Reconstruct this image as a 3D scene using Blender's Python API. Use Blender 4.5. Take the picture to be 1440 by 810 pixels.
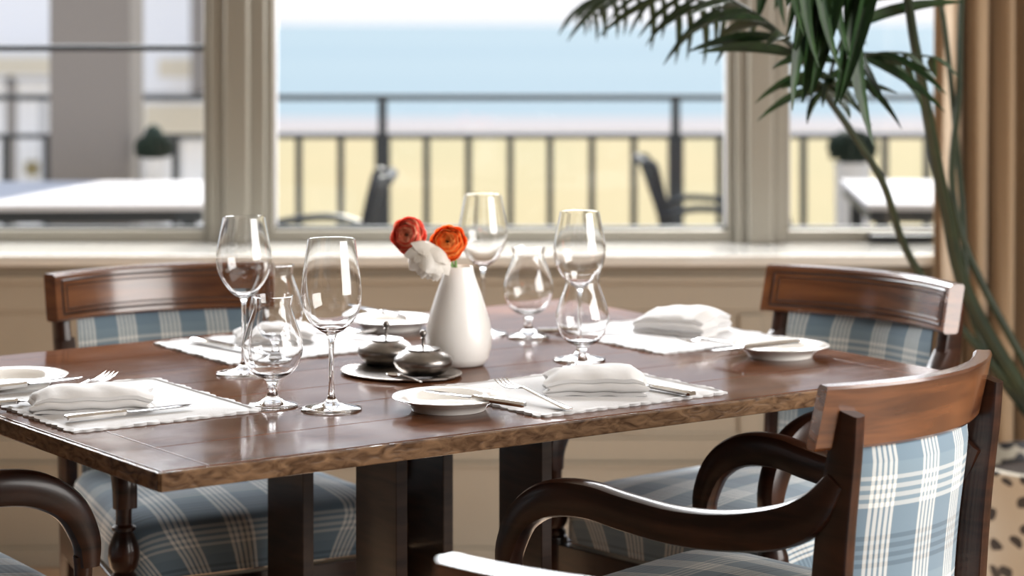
import bpy, bmesh, math, random
from mathutils import Vector, Matrix
random.seed(7)
for o in list(bpy.data.objects): bpy.data.objects.remove(o)
SC = bpy.context.scene
COL = SC.collection
PI = math.pi
# ------------------------------------------------------------------ camera
F, YH, CZ = 3100.0, 30.0, 1.28          # focal length in pixels of the 1440 frame, horizon row, eye height
cam = bpy.data.cameras.new('camera'); camo = bpy.data.objects.new('camera', cam); COL.objects.link(camo)
camo.location = (0, 0, CZ); camo.rotation_euler = (PI/2, 0, 0)
cam.sensor_width = 36; cam.lens = F/1440*36; cam.shift_y = -(405-YH)/1440
cam.clip_end = 4000; cam.clip_start = .05
cam.dof.use_dof = True; cam.dof.focus_distance = 2.95; cam.dof.aperture_fstop = 3.5; cam.dof.aperture_blades = 0
SC.camera = camo
# ------------------------------------------------------------------ world, sun, exposure
W = bpy.data.worlds.new('sky'); SC.world = W; W.use_nodes = True
nt = W.node_tree; nt.nodes.clear()
wo = nt.nodes.new('ShaderNodeOutputWorld'); bg = nt.nodes.new('ShaderNodeBackground')
tc = nt.nodes.new('ShaderNodeTexCoord'); sx = nt.nodes.new('ShaderNodeSeparateXYZ'); rp = nt.nodes.new('ShaderNodeValToRGB')
nt.links.new(tc.outputs['Generated'], sx.inputs[0]); nt.links.new(sx.outputs['Z'], rp.inputs[0])
nt.links.new(rp.outputs[0], bg.inputs[0]); nt.links.new(bg.outputs[0], wo.inputs[0])
rp.color_ramp.elements[0].position = 0; rp.color_ramp.elements[0].color = (.64, .63, .66, 1)
rp.color_ramp.elements[1].position = .7; rp.color_ramp.elements[1].color = (.50, .61, .80, 1)
SKY = 1.0
bg.inputs[1].default_value = SKY
sun = bpy.data.lights.new('sun', 'SUN'); suno = bpy.data.objects.new('sun', sun); COL.objects.link(suno)
sun.energy = 4.6; sun.angle = math.radians(1.0); sun.color = (1, .95, .86)
SUN_EL, SUN_AZ = math.radians(48), math.radians(12)      # azimuth measured from +Y towards +X
sd = Vector((math.sin(SUN_AZ)*math.cos(SUN_EL), math.cos(SUN_AZ)*math.cos(SUN_EL), math.sin(SUN_EL)))
suno.rotation_euler = sd.to_track_quat('Z', 'Y').to_euler()
def area(name, loc, target, sx_, sy_, power, color):
    l = bpy.data.lights.new(name, 'AREA'); l.shape = 'RECTANGLE'; l.size = sx_; l.size_y = sy_; l.energy = power; l.color = color
    o = bpy.data.objects.new(name, l); COL.objects.link(o); o.location = loc
    o.rotation_euler = (Vector(loc)-Vector(target)).to_track_quat('Z', 'Y').to_euler()
    return o
# daylight of the side windows (right wall, behind the photographer) and added fill at the windows in view
area('daylight_side_window', (2.62, 1.7, 1.5), (.3, 2.7, .6), 2.3, 1.8, 78, (1, .96, .91))
for _n, (_x0, _x1, _p) in enumerate(((-2.15, -.76, 58), (-.58, .52, 50), (.68, 1.1, 19))):   # added fill lamps outside each window's unseen upper half, brightening the room
    area('fill_upper_window', ((_x0+_x1)/2, 5.50, 1.93), ((_x0+_x1)/2, 3.4, .6), _x1-_x0, .9, _p, (.97, .98, 1))
def portal(name, x0, x1, z0, z1, y):
    l = bpy.data.lights.new(name, 'AREA'); l.shape = 'RECTANGLE'; l.size = x1-x0; l.size_y = z1-z0
    o = bpy.data.objects.new(name, l); COL.objects.link(o); o.location = ((x0+x1)/2, y, (z0+z1)/2); o.rotation_euler = (-PI/2, 0, 0)
    l.cycles.is_portal = True
SC.view_settings.view_transform = 'Standard'; SC.view_settings.look = 'None'
SC.view_settings.exposure = 0.8; SC.view_settings.gamma = 1; SC.view_settings.use_curve_mapping = False
SC.cycles.max_bounces = 14; SC.cycles.transmission_bounces = 14; SC.cycles.transparent_max_bounces = 12; SC.cycles.glossy_bounces = 5
SC.cycles.diffuse_bounces = 4
SC.cycles.use_denoising = True
SC.cycles.sample_clamp_indirect = 6.0

def at(px, py, z):                       # the point on the level z that the photograph shows at this pixel
    Y = F*(CZ-z)/(py-YH)
    return Vector(((px-720)/F*Y, Y, z))
def atY(px, py, Y):
    return Vector(((px-720)/F*Y, Y, CZ-(py-YH)/F*Y))

# ------------------------------------------------------------------ materials
def mat(name, col, rough=.5, metal=0, spec=.5, coat=0, coat_rough=.1, trans=0, ior=1.45, sheen=0, noise=None, bump=None, sub=0):
    """noise: (scale xyz, colour b, detail, contrast) mixes col with a second colour; bump: (scale, strength)"""
    m = bpy.data.materials.new(name); m.use_nodes = True
    n = m.node_tree.nodes; L = m.node_tree.links; b = n['Principled BSDF']
    b.inputs['Base Color'].default_value = (*col, 1); b.inputs['Roughness'].default_value = rough
    b.inputs['Metallic'].default_value = metal; b.inputs['Specular IOR Level'].default_value = spec
    b.inputs['Coat Weight'].default_value = coat; b.inputs['Coat Roughness'].default_value = coat_rough
    b.inputs['Transmission Weight'].default_value = trans; b.inputs['IOR'].default_value = ior
    b.inputs['Sheen Weight'].default_value = sheen
    if sub: b.inputs['Subsurface Weight'].default_value = sub; b.inputs['Subsurface Scale'].default_value = .01
    t = n.new('ShaderNodeTexCoord')
    if noise:
        sc, c2, det, lo, hi = noise
        mp = n.new('ShaderNodeMapping'); mp.inputs['Scale'].default_value = sc
        nz = n.new('ShaderNodeTexNoise'); nz.inputs['Scale'].default_value = 1; nz.inputs['Detail'].default_value = det
        nz.inputs['Distortion'].default_value = .6
        r = n.new('ShaderNodeValToRGB'); r.color_ramp.elements[0].position = lo; r.color_ramp.elements[1].position = hi
        r.color_ramp.elements[0].color = (*col, 1); r.color_ramp.elements[1].color = (*c2, 1)
        L.new(t.outputs['Object'], mp.inputs[0]); L.new(mp.outputs[0], nz.inputs[0]); L.new(nz.outputs[0], r.inputs[0])
        L.new(r.outputs[0], b.inputs['Base Color'])
    if bump:
        nb = n.new('ShaderNodeTexNoise'); nb.inputs['Scale'].default_value = bump[0]; nb.inputs['Detail'].default_value = 4
        bn = n.new('ShaderNodeBump'); bn.inputs['Strength'].default_value = bump[1]; bn.inputs['Distance'].default_value = .002
        L.new(t.outputs['Object'], nb.inputs[0]); L.new(nb.outputs[0], bn.inputs['Height']); L.new(bn.outputs[0], b.inputs['Normal'])
    return m
M = {}
M['mahogany'] = mat('mahogany', (.012, .005, .0035), .28, spec=.35, coat=.2, coat_rough=.12, noise=((6, 6, 40), (.052, .018, .009), 5, .35, .75), bump=(60, .05))
M['mahogany_rail'] = mat('mahogany_rail', (.055, .018, .008), .26, coat=.7, coat_rough=.12, noise=((9, 4, 50), (.23, .085, .03), 5, .3, .8), bump=(60, .05))
M['dark_wood'] = mat('dark_wood', (.016, .008, .006), .42, coat=.2, noise=((8, 8, 60), (.05, .026, .016), 5, .35, .75))
M['wall_paint'] = mat('wall_paint', (.325, .287, .23), .55, noise=((3, 3, 3), (.35, .31, .25), 3, .3, .7))
M['dark_wall'] = mat('dark_wall', (.10, .075, .055), .7)
M['trim_paint'] = mat('trim_paint', (.21, .193, .16), .38)
M['sill_paint'] = mat('sill_paint', (.60, .58, .54), .14, coat=1, coat_rough=.08)
M['ceiling_paint'] = mat('ceiling_paint', (.45, .42, .37), .8)
M['floor_wood'] = mat('floor_wood', (.38, .24, .15), .35, noise=((3, 40, 40), (.50, .34, .22), 4, .3, .7))
M['silver'] = mat('silver', (.62, .60, .58), .14, 1, bump=(200, .02))
M['dark_blade'] = mat('blade_steel', (.36, .36, .37), .10, 1)
M['pewter'] = mat('pewter', (.20, .185, .175), .30, 1, noise=((60, 60, 60), (.30, .28, .26), 4, .3, .8), bump=(150, .12))
M['tray_metal'] = mat('tray_metal', (.38, .34, .31), .25, 1, bump=(90, .1))
M['china'] = mat('china', (.84, .82, .78), .12, coat=.4)
M['vase_glaze'] = mat('vase_glaze', (.86, .84, .81), .24, coat=.3, coat_rough=.2, noise=((14, 14, 14), (.80, .77, .73), 3, .4, .8))
M['linen'] = mat('linen', (.57, .565, .57), .85, sheen=.2, bump=(420, .25))
M['napkin'] = mat('napkin', (.66, .65, .645), .85, sheen=.2, bump=(60, .3))
M['petal_coral'] = mat('petal_coral', (.80, .055, .035), .6, sub=.15, noise=((90, 90, 90), (.88, .17, .10), 3, .35, .7))
M['petal_orange'] = mat('petal_orange', (.90, .085, .010), .6, sub=.15, noise=((90, 90, 90), (.95, .18, .025), 3, .35, .7))
M['petal_amber'] = mat('petal_amber', (.95, .24, .035), .6, sub=.15)
M['petal_white'] = mat('petal_white', (.86, .82, .74), .6, sub=.2)
M['petal_peach'] = mat('petal_peach', (.90, .33, .20), .6, sub=.2)
M['green_stem'] = mat('green_stem', (.13, .24, .07), .5)
M['dark_heart'] = mat('dark_heart', (.14, .045, .025), .7)
M['palm_leaf'] = mat('palm_leaf', (.008, .024, .009), .5, noise=((8, 8, 8), (.02, .055, .012), 3, .35, .7))
M['palm_stem'] = mat('palm_stem', (.010, .020, .010), .5, noise=((10, 10, 10), (.022, .034, .014), 3, .35, .7))
M['dry_tip'] = mat('dry_tip', (.38, .25, .14), .6)
M['soil'] = mat('soil', (.03, .02, .015), .9, bump=(60, 1))
M['curtain'] = mat('curtain', (.36, .26, .165), .8, sheen=.3, bump=(300, .2))
M['rail_metal'] = mat('rail_metal', (.05, .055, .06), .5)
M['iron'] = mat('iron', (.02, .024, .03), .45)
M['white_paint'] = mat('white_paint', (.80, .78, .76), .5)
M['column_paint'] = mat('column_paint', (.26, .23, .21), .6)
M['white_wall'] = mat('white_wall', (.92, .91, .93), .6)
M['cream_paint'] = mat('cream_paint', (.75, .66, .52), .6)
M['grey_paint'] = mat('grey_paint', (.50, .49, .50), .6)
M['cloth_white'] = mat('cloth_white', (.58, .56, .58), .7)
M['deck_board'] = mat('deck_board', (.34, .31, .29), .7, noise=((3, 30, 3), (.44, .40, .37), 3, .3, .7))
M['bush'] = mat('bush', (.02, .035, .022), .7)
M['dune'] = mat('dune_grass', (.315, .25, .125), .9, noise=((.12, .02, .1), (.285, .24, .12), 3, .35, .7))
M['beach'] = mat('beach_sand', (.26, .235, .24), .9)
M['sea'] = mat('sea_water', (.185, .245, .285), .9, spec=.15, noise=((.0006, .004, 1), (.215, .27, .30), 3, .35, .7))
# clear glass
def glass_mat():
    m = bpy.data.materials.new('clear_glass'); m.use_nodes = True; n = m.node_tree.nodes; L = m.node_tree.links
    b = n['Principled BSDF']; b.inputs['Base Color'].default_value = (1, 1, 1, 1); b.inputs['Roughness'].default_value = 0
    b.inputs['Transmission Weight'].default_value = 1; b.inputs['IOR'].default_value = 1.5
    return m
M['glass'] = glass_mat()
def pane_mat():
    m = bpy.data.materials.new('window_pane'); m.use_nodes = True; n = m.node_tree.nodes; L = m.node_tree.links; n.clear()
    o = n.new('ShaderNodeOutputMaterial'); t = n.new('ShaderNodeBsdfTransparent'); g = n.new('ShaderNodeBsdfGlossy'); x = n.new('ShaderNodeMixShader')
    t.inputs[0].default_value = (.96, .975, .97, 1); g.inputs['Roughness'].default_value = .02; x.inputs[0].default_value = .035
    L.new(t.outputs[0], x.inputs[1]); L.new(g.outputs[0], x.inputs[2]); L.new(x.outputs[0], o.inputs[0])
    return m
M['pane'] = pane_mat()
# table boards: brown, worn, glossy; each board takes its own tone
def table_mat(name, a, b_, edge=False):
    m = bpy.data.materials.new(name); m.use_nodes = True; n = m.node_tree.nodes; L = m.node_tree.links; b = n['Principled BSDF']
    t = n.new('ShaderNodeTexCoord'); mp = n.new('ShaderNodeMapping'); mp.inputs['Scale'].default_value = (4, 46, 46) if not edge else (34, 34, 90)
    nz = n.new('ShaderNodeTexNoise'); nz.inputs['Scale'].default_value = 1; nz.inputs['Detail'].default_value = 7; nz.inputs['Distortion'].default_value = 1.2
    r = n.new('ShaderNodeValToRGB'); r.color_ramp.elements[0].position = .3; r.color_ramp.elements[1].position = .72
    r.color_ramp.elements[0].color = (*a, 1); r.color_ramp.elements[1].color = (*b_, 1)
    oi = n.new('ShaderNodeObjectInfo'); hs = n.new('ShaderNodeHueSaturation'); mr = n.new('ShaderNodeMapRange')
    mr.inputs['To Min'].default_value = .82; mr.inputs['To Max'].default_value = 1.18
    n2 = n.new('ShaderNodeTexNoise'); n2.inputs['Scale'].default_value = 9; n2.inputs['Detail'].default_value = 6
    rr = n.new('ShaderNodeMapRange'); rr.inputs['From Min'].default_value = .3; rr.inputs['From Max'].default_value = .7
    rr.inputs['To Min'].default_value = .08; rr.inputs['To Max'].default_value = .17
    bp = n.new('ShaderNodeBump'); bp.inputs['Strength'].default_value = .05 if not edge else .5; bp.inputs['Distance'].default_value = .002
    L.new(t.outputs['Object'], mp.inputs[0]); L.new(mp.outputs[0], nz.inputs[0]); L.new(nz.outputs[0], r.inputs[0])
    L.new(oi.outputs['Random'], mr.inputs[0]); L.new(mr.outputs[0], hs.inputs['Value']); L.new(r.outputs[0], hs.inputs['Color'])
    L.new(hs.outputs[0], b.inputs['Base Color']); L.new(t.outputs['Object'], n2.inputs[0]); L.new(n2.outputs[0], rr.inputs[0])
    L.new(rr.outputs[0], b.inputs['Roughness']); L.new(nz.outputs[0], bp.inputs['Height']); L.new(bp.outputs[0], b.inputs['Normal'])
    b.inputs['Specular IOR Level'].default_value = .06
    return m
M['table_board'] = table_mat('table_board', (.058, .021, .010), (.14, .058, .028))
M['table_edge'] = table_mat('table_edge', (.050, .026, .014), (.21, .125, .07), True)
# plaid upholstery: UV in metres; groups of thin white lines both ways over steel blue with darker bars
def plaid_mat():
    m = bpy.data.materials.new('plaid_fabric'); m.use_nodes = True; n = m.node_tree.nodes; L = m.node_tree.links; b = n['Principled BSDF']
    b.inputs['Roughness'].default_value = .85; b.inputs['Sheen Weight'].default_value = .25
    uv = n.new('ShaderNodeUVMap'); s = n.new('ShaderNodeSeparateXYZ'); L.new(uv.outputs[0], s.inputs[0])
    def ramp(out, period, stops):
        d = n.new('ShaderNodeMath'); d.operation = 'DIVIDE'; d.inputs[1].default_value = period
        a = n.new('ShaderNodeMath'); a.operation = 'ADD'; a.inputs[1].default_value = 10.0
        f = n.new('ShaderNodeMath'); f.operation = 'FRACT'
        r = n.new('ShaderNodeValToRGB'); r.color_ramp.interpolation = 'CONSTANT'
        L.new(out, d.inputs[0]); L.new(d.outputs[0], a.inputs[0]); L.new(a.outputs[0], f.inputs[0]); L.new(f.outputs[0], r.inputs[0])
        e = r.color_ramp.elements
        while len(e) > 1: e.remove(e[-1])
        e[0].position = stops[0][0]; e[0].color = (*stops[0][1], 1)
        for p, c in stops[1:]:
            k = e.new(p); k.color = (*c, 1)
        return r.outputs[0]
    blue, dark, white, mid = (.145, .215, .275), (.025, .050, .080), (.76, .76, .72), (.21, .29, .34)
    warp = [(0, blue)]
    for i in range(5):
        x = .28+i*.095; warp += [(x, white), (x+.058, blue)]
    weft = [(0, blue)]
    for i in range(4):
        x = .08+i*.075; weft += [(x, dark), (x+.04, blue)]
    for i in range(4):
        x = .58+i*.075; weft += [(x, white), (x+.038, mid)]
    weft += [(.95, blue)]
    ra = ramp(s.outputs[0], .094, warp); rb = ramp(s.outputs[1], .150, weft)
    mx = n.new('ShaderNodeMix'); mx.data_type = 'RGBA'; mx.inputs[0].default_value = .42
    L.new(ra, mx.inputs[6]); L.new(rb, mx.inputs[7]); L.new(mx.outputs[2], b.inputs['Base Color'])
    t = n.new('ShaderNodeTexNoise'); t.inputs['Scale'].default_value = 900; bp = n.new('ShaderNodeBump'); bp.inputs['Strength'].default_value = .2; bp.inputs['Distance'].default_value = .001
    L.new(uv.outputs[0], t.inputs[0]); L.new(t.outputs[0], bp.inputs['Height']); L.new(bp.outputs[0], b.inputs['Normal'])
    return m
M['plaid'] = plaid_mat()
def petal_mat(name, c1, c2):
    m = mat(name, c1, .6, noise=((90, 90, 90), c2, 3, .35, .7)); n = m.node_tree.nodes; L = m.node_tree.links; b = n['Principled BSDF']
    t = n.new('ShaderNodeBsdfTranslucent'); x = n.new('ShaderNodeMixShader'); x.inputs[0].default_value = .42
    L.new(b.inputs['Base Color'].links[0].from_socket, t.inputs[0]); L.new(b.outputs[0], x.inputs[1]); L.new(t.outputs[0], x.inputs[2]); L.new(x.outputs[0], n['Material Output'].inputs[0])
    return m
M['petal_coral'] = petal_mat('petal_coral', (.88, .10, .07), (.92, .24, .15)); M['petal_peach'] = petal_mat('petal_peach', (.92, .36, .22), (.95, .50, .32))
M['petal_orange'] = petal_mat('petal_orange', (.95, .14, .02), (.96, .26, .04)); M['petal_amber'] = petal_mat('petal_amber', (.96, .30, .06), (.98, .45, .12))
M['petal_white'] = petal_mat('petal_white', (.88, .85, .78), (.92, .88, .84))
def pot_mat():
    m = mat('speckled_pot', (.62, .57, .47), .4); n = m.node_tree.nodes; L = m.node_tree.links; b = n['Principled BSDF']
    t = n.new('ShaderNodeTexCoord'); mp = n.new('ShaderNodeMapping'); mp.inputs['Scale'].default_value = (1, 1, 1.25)
    nz = n.new('ShaderNodeTexNoise'); nz.inputs['Scale'].default_value = 12
    ad = n.new('ShaderNodeMix'); ad.data_type = 'RGBA'; ad.inputs[0].default_value = .06
    v = n.new('ShaderNodeTexVoronoi'); v.inputs['Scale'].default_value = 21; r = n.new('ShaderNodeValToRGB'); r.color_ramp.elements[0].position = .37; r.color_ramp.elements[1].position = .42
    r.color_ramp.elements[0].color = (.012, .012, .016, 1); r.color_ramp.elements[1].color = (.42, .38, .31, 1)
    L.new(t.outputs['Object'], mp.inputs[0]); L.new(t.outputs['Object'], nz.inputs[0]); L.new(mp.outputs[0], ad.inputs[6]); L.new(nz.outputs['Color'], ad.inputs[7])
    L.new(ad.outputs[2], v.inputs[0]); L.new(v.outputs['Distance'], r.inputs[0]); L.new(r.outputs[0], b.inputs['Base Color'])
    return m
M['pot'] = pot_mat()

# ------------------------------------------------------------------ mesh helpers
class MB:
    def __init__(s): s.v = []; s.f = []; s.uv = {}
    def box(s, x0, x1, y0, y1, z0, z1, mtx=None):
        b = len(s.v)
        p = [Vector((x, y, z)) for x in (x0, x1) for y in (y0, y1) for z in (z0, z1)]
        if mtx: p = [mtx @ q for q in p]
        s.v += p
        s.f += [tuple(b+i for i in q) for q in ((0, 1, 3, 2), (4, 6, 7, 5), (0, 4, 5, 1), (2, 3, 7, 6), (0, 2, 6, 4), (1, 5, 7, 3))]
        return s
    def grid(s, pts, closed_u=False, closed_v=False, uvs=None):
        b = len(s.v); nu = len(pts); nv = len(pts[0])
        for row in pts: s.v += [Vector(p) for p in row]
        if uvs:
            for i in range(nu):
                for j in range(nv): s.uv[b+i*nv+j] = uvs[i][j]
        for i in range(nu if closed_u else nu-1):
            for j in range(nv if closed_v else nv-1):
                i2 = (i+1) % nu; j2 = (j+1) % nv
                s.f.append((b+i*nv+j, b+i2*nv+j, b+i2*nv+j2, b+i*nv+j2))
        return b
    def cap(s, idx): s.f.append(tuple(idx))
    def sweep(s, path, sect, normal=Vector((0, 0, 1)), scale=None, caps=True):
        """path: points; sect: list of (a, b) offsets (or one list per point); a along side vector, b along up"""
        path = [Vector(p) for p in path]; rows = []
        for i, p in enumerate(path):
            t = (path[min(i+1, len(path)-1)]-path[max(i-1, 0)]).normalized()
            nn = normal[i] if isinstance(normal, list) else normal
            side = t.cross(nn)
            if side.length < 1e-5: side = t.cross(Vector((1, 0, 0)))
            side.normalize(); up = side.cross(t).normalized()
            sc = sect[i] if isinstance(sect[0], list) else sect
            k = scale[i] if scale else 1
            rows.append([p+side*a*k+up*b*k for a, b in sc])
        b = s.grid(rows, closed_v=True); nv = len(rows[0])
        if caps:
            s.cap([b+j for j in range(nv)]); s.cap([b+(len(rows)-1)*nv+j for j in reversed(range(nv))])
        return s
    def lathe(s, prof, n=32, c=(0, 0, 0)):
        c = Vector(c)
        rows = [[c+Vector((r*math.cos(2*PI*k/n), r*math.sin(2*PI*k/n), z)) for k in range(n)] for r, z in prof]
        b = s.grid(rows, closed_v=True)
        for e, rev in ((0, 1), (len(prof)-1, 0)):
            if prof[e][0] > 1e-6:
                ids = [b+e*n+k for k in range(n)]; s.cap(ids[::-1] if rev else ids)
        return s
    def build(s, name, m, parent=None, smooth=False, loc=None, rot=None, fix=True, weld=False, auto=None):
        me = bpy.data.meshes.new(name); me.from_pydata([tuple(p) for p in s.v], [], s.f)
        if s.uv:
            l = me.uv_layers.new(name='UVMap')
            for lo in me.loops: l.data[lo.index].uv = s.uv.get(lo.vertex_index, (0, 0))
        if fix or weld:
            bm = bmesh.new(); bm.from_mesh(me)
            if weld: bmesh.ops.remove_doubles(bm, verts=bm.verts, dist=1e-5)
            if fix: bmesh.ops.recalc_face_normals(bm, faces=bm.faces)
            bm.to_mesh(me); bm.free()
        me.materials.append(M[m] if isinstance(m, str) else m)
        if smooth:
            me.polygons.foreach_set('use_smooth', [True]*len(me.polygons))
            try: me.set_sharp_from_angle(angle=math.radians(auto or 38))
            except Exception: pass
        o = bpy.data.objects.new(name, me); COL.objects.link(o)
        if parent: o.parent = parent
        if loc is not None: o.location = loc
        if rot is not None: o.rotation_euler = rot
        return o
def bevel(o, w=.002, seg=2):
    b = o.modifiers.new('bevel', 'BEVEL'); b.width = w; b.segments = seg; b.limit_method = 'ANGLE'; return o
def empty(name, loc=(0, 0, 0), rz=0):
    o = bpy.data.objects.new(name, None); COL.objects.link(o); o.location = loc; o.rotation_euler = (0, 0, rz); o.empty_display_size = .05; return o
def tag(o, label=None, cat=None, group=None, kind=None):
    if label: o['label'] = label
    if cat: o['category'] = cat
    if group: o['group'] = group
    if kind: o['kind'] = kind
    return o
def struct(o, label, cat): return tag(o, label, cat, kind='structure')
def copy_tree(o, parent=None):
    c = o.copy(); COL.objects.link(c); c.parent = parent
    for ch in [x for x in list(bpy.data.objects) if x.parent == o]: copy_tree(ch, c)
    return c
def ell(a, b, n=12): return [(a*math.cos(2*PI*k/n), b*math.sin(2*PI*k/n)) for k in range(n)]
def rrect(a, b, r=.3):      # rounded rectangle section, half sizes a, b
    out = []; r = r*min(a, b)
    for sx_, sy_, a0 in ((1, 1, 0), (-1, 1, PI/2), (-1, -1, PI), (1, -1, 1.5*PI)):
        for k in range(3): t = a0+k*PI/4; out.append((sx_*(a-r)+r*math.cos(t), sy_*(b-r)+r*math.sin(t)))
    return out
def cr(pts, n=6):           # Catmull-Rom through the points
    P = [Vector(p) for p in pts]; P = [P[0]*2-P[1]]+P+[P[-1]*2-P[-2]]; out = []
    for i in range(1, len(P)-2):
        for k in range(n):
            t = k/n; a, b, c, d = P[i-1], P[i], P[i+1], P[i+2]
            out.append(.5*((2*b)+(-a+c)*t+(2*a-5*b+4*c-d)*t*t+(-a+3*b-3*c+d)*t**3))
    out.append(P[-2]); return out
def crn(vals, n=6): return [v.x for v in cr([(v, 0, 0) for v in vals], n)]

# ------------------------------------------------------------------ the room
YW, YG = 5.19, 5.42                     # inner wall face, glass plane
XL, XR, YB = -3.2, 2.7, -3.6
HEAD, SILLZ = 2.42, .74
fl = MB().box(XL, XR, YB, YW+.3, -.14, -.03).build('floor', 'floor_wood'); struct(fl, 'brown wooden board floor under the dining table', 'floor')
bw = .115; ny = int((YW-0)/bw)
pm = None
for i in range(ny+1):
    y1 = YW-i*bw; 
    if y1 < .2: break
    if pm is None:
        o = bevel(MB().box(XL, XR, -bw+.003, 0, -.03, 0).build('plank', 'floor_wood', fl), .001, 1); pm = o
    else: o = pm.copy(); COL.objects.link(o)
    o.location = (0, y1, 0)
MBX = MB().box(XL, XR, YB, .2, -.03, 0).build('plank', 'floor_wood', fl)
struct(MB().box(XL, XR, YB, YW+.3, 2.75, 2.85).build('ceiling', 'ceiling_paint'), 'plain pale ceiling above the dining room', 'ceiling')
struct(MB().box(XL-.1, XL, YB, YW+.3, 0, 2.75).build('wall_left', 'dark_wall'), 'plain dark brown side wall of the dining room, away from the curtain', 'wall')
rw = MB().box(XR, XR+.1, YB, .4, 0, 2.75).box(XR, XR+.1, 3.0, YW+.3, 0, 2.75).box(XR, XR+.1, .4, 3.0, 0, .5).box(XR, XR+.1, .4, 3.0, 2.55, 2.75).build('wall_right', 'wall_paint')
struct(rw, 'beige side wall by the curtain with a wide window opening', 'wall')
struct(MB().box(XL, XR, YB-.1, YB, 0, 2.75).build('wall_front', 'dark_wall'), 'dark brown wall behind the viewer', 'wall')
# window wall: solid below the sill, above the head, beside the openings
wx = [(-2.2, -.735), (-.60, .545), (.66, 1.12)]
wall = MB().box(XL, XR, YW, YG+.06, 0, SILLZ-.03).box(XL, XR, YW, YG+.06, HEAD, 2.75)
wall.box(XL, wx[0][0], YW, YG+.06, SILLZ-.03, HEAD).box(wx[2][1], XR, YW, YG+.06, SILLZ-.03, HEAD)
wb = wall.build('wall_back', 'wall_paint'); struct(wb, 'beige panelled wall below the row of windows', 'wall')
# panelling of that wall: rails and stiles stand proud of recessed panels
def wpart(name, *b, m='wall_paint', w=.003):
    q = MB(); q.box(*b); return bevel(q.build(name, m, wb), w, 2)
for z0, z1, d in ((.60, .665, .012), (.245, .30, .012), (.045, .235, .018), (0, .045, .03)): wpart('rail', XL, XR, YW-d, YW, z0, z1)
for z0, z1, d in ((.665, .685, .03), (.685, .70, .018), (.235, .245, .026), (.59, .60, .006), (.30, .312, .006)): wpart('molding', XL, XR, YW-d, YW, z0, z1)
for x in (-2.6, -1.95, -1.3, -.95, -.32, .285, .56, .93, 1.6, 2.2): wpart('stile', x-.026, x+.026, YW-.012, YW, .312, .59)
sl = MB().box(XL+.5, 1.03, YW-.09, YG-.02, SILLZ-.028, SILLZ).build('trim_sill', 'sill_paint'); bevel(sl, .006, 3); struct(sl, 'long glossy painted window sill under the windows', 'sill')
# mullion posts between the windows
n_ = 0
for x0, x1 in ((wx[0][1], wx[1][0]), (wx[1][1], wx[2][0])):
    n_ += 1
    t = MB().box(x0, x1, YG-.06, YG+.06, SILLZ, HEAD).build('trim_%d' % n_, 'trim_paint'); bevel(t, .004)
    struct(t, 'broad painted post between the %s' % ('barred window and the wide middle window' if n_ == 1 else 'wide middle window and the curtained window'), 'post')
    c = (x0+x1)/2
    q = MB().box(c-.030, c+.030, YG-.085, YG-.06, SILLZ, HEAD).build('cover_strip', 'trim_paint', t); bevel(q, .008, 3)
for i, (x0, x1) in enumerate(wx):
    r = empty('window_%d' % (i+1), ((x0+x1)/2, YG, SILLZ)); tag(r, ('painted window with a thin dark bar across, overlooking the white porch', 'wide middle window overlooking the railing and the sea', 'narrow window beside the curtain, behind the palm')[i], 'window', kind='structure')
    hx = (x1-x0)/2; h = HEAD-SILLZ; w = .018
    def fr(name, *b, m='trim_paint'): return bevel(MB().box(*b).build(name, m, r), .003)
    fr('frame', -hx, hx, -.035, .03, 0, .030); fr('frame', -hx, hx, -.035, .03, h-.03, h)
    fr('frame', -hx, -hx+w, -.035, .03, .030, h-.03); fr('frame', hx-w, hx, -.035, .03, .030, h-.03)
    fr('sash', -hx+w, hx-w, -.012, .012, .030, .038, m='rail_metal'); fr('sash', -hx+w, -hx+w+.005, -.012, .012, .038, h-.03, m='grey_paint'); fr('sash', hx-w-.005, hx-w, -.012, .012, .038, h-.03, m='grey_paint')
    pn = MB().grid([[(-hx+w, 0, .035), (-hx+w, 0, h-.03)], [(hx-w, 0, .035), (hx-w, 0, h-.03)]])
    q = MB(); q.grid([[(-hx+w, 0, .035), (-hx+w, 0, h-.03)], [(hx-w, 0, .035), (hx-w, 0, h-.03)]]); q.build('pane', 'pane', r)
    if i == 0: fr('sash_bar', -hx+w, hx-w, -.022, .022, 1.207-SILLZ, 1.222-SILLZ, m='iron')
    if i != 1: fr('handle', -.05 if i == 0 else -.02, .16, -.075, -.035, .008, .022, m='iron')
    portal('portal', x0+w, x1-w, SILLZ+.03, HEAD-.03, YG+.07)

# ------------------------------------------------------------------ outside
def plane(name, x0, x1, y0, y1, z, m, label, cat):
    q = MB(); q.grid([[(x0, y0, z), (x0, y1, z)], [(x1, y0, z), (x1, y1, z)]]); return struct(q.build(name, m), label, cat)
YR = 8.0
struct(MB().box(-9, 6, YG+.06, YR+.25, -.2, -.02).build('deck', 'deck_board'), 'weathered deck outside the windows', 'deck')
plane('dune_field', -400, 400, YR+.3, 104, -4.0, 'dune', 'yellow dune grass beyond the deck railing', 'grass')
plane('beach', -600, 600, 103, 119, -3.9, 'beach', 'pale strip of beach between dunes and sea', 'beach')
plane('sea', -6000, 6000, 118, 3900, -3.95, 'sea', 'calm blue sea up to the horizon', 'sea')
rl = empty('deck_railing', (0, YR, 0)); tag(rl, 'dark metal deck railing with slim balusters and a raised top rail', 'railing')
def rpx(px): return (px-720)/F*YR
def rz_(py): return CZ-(py-YH)/F*YR
MB().box(rpx(-700), rpx(1700), -.03, .03, rz_(141), rz_(133)).build('top_rail', 'rail_metal', rl)
MB().box(rpx(-700), rpx(1700), -.015, .015, rz_(195), rz_(188)).build('middle_rail', 'rail_metal', rl)
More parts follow.
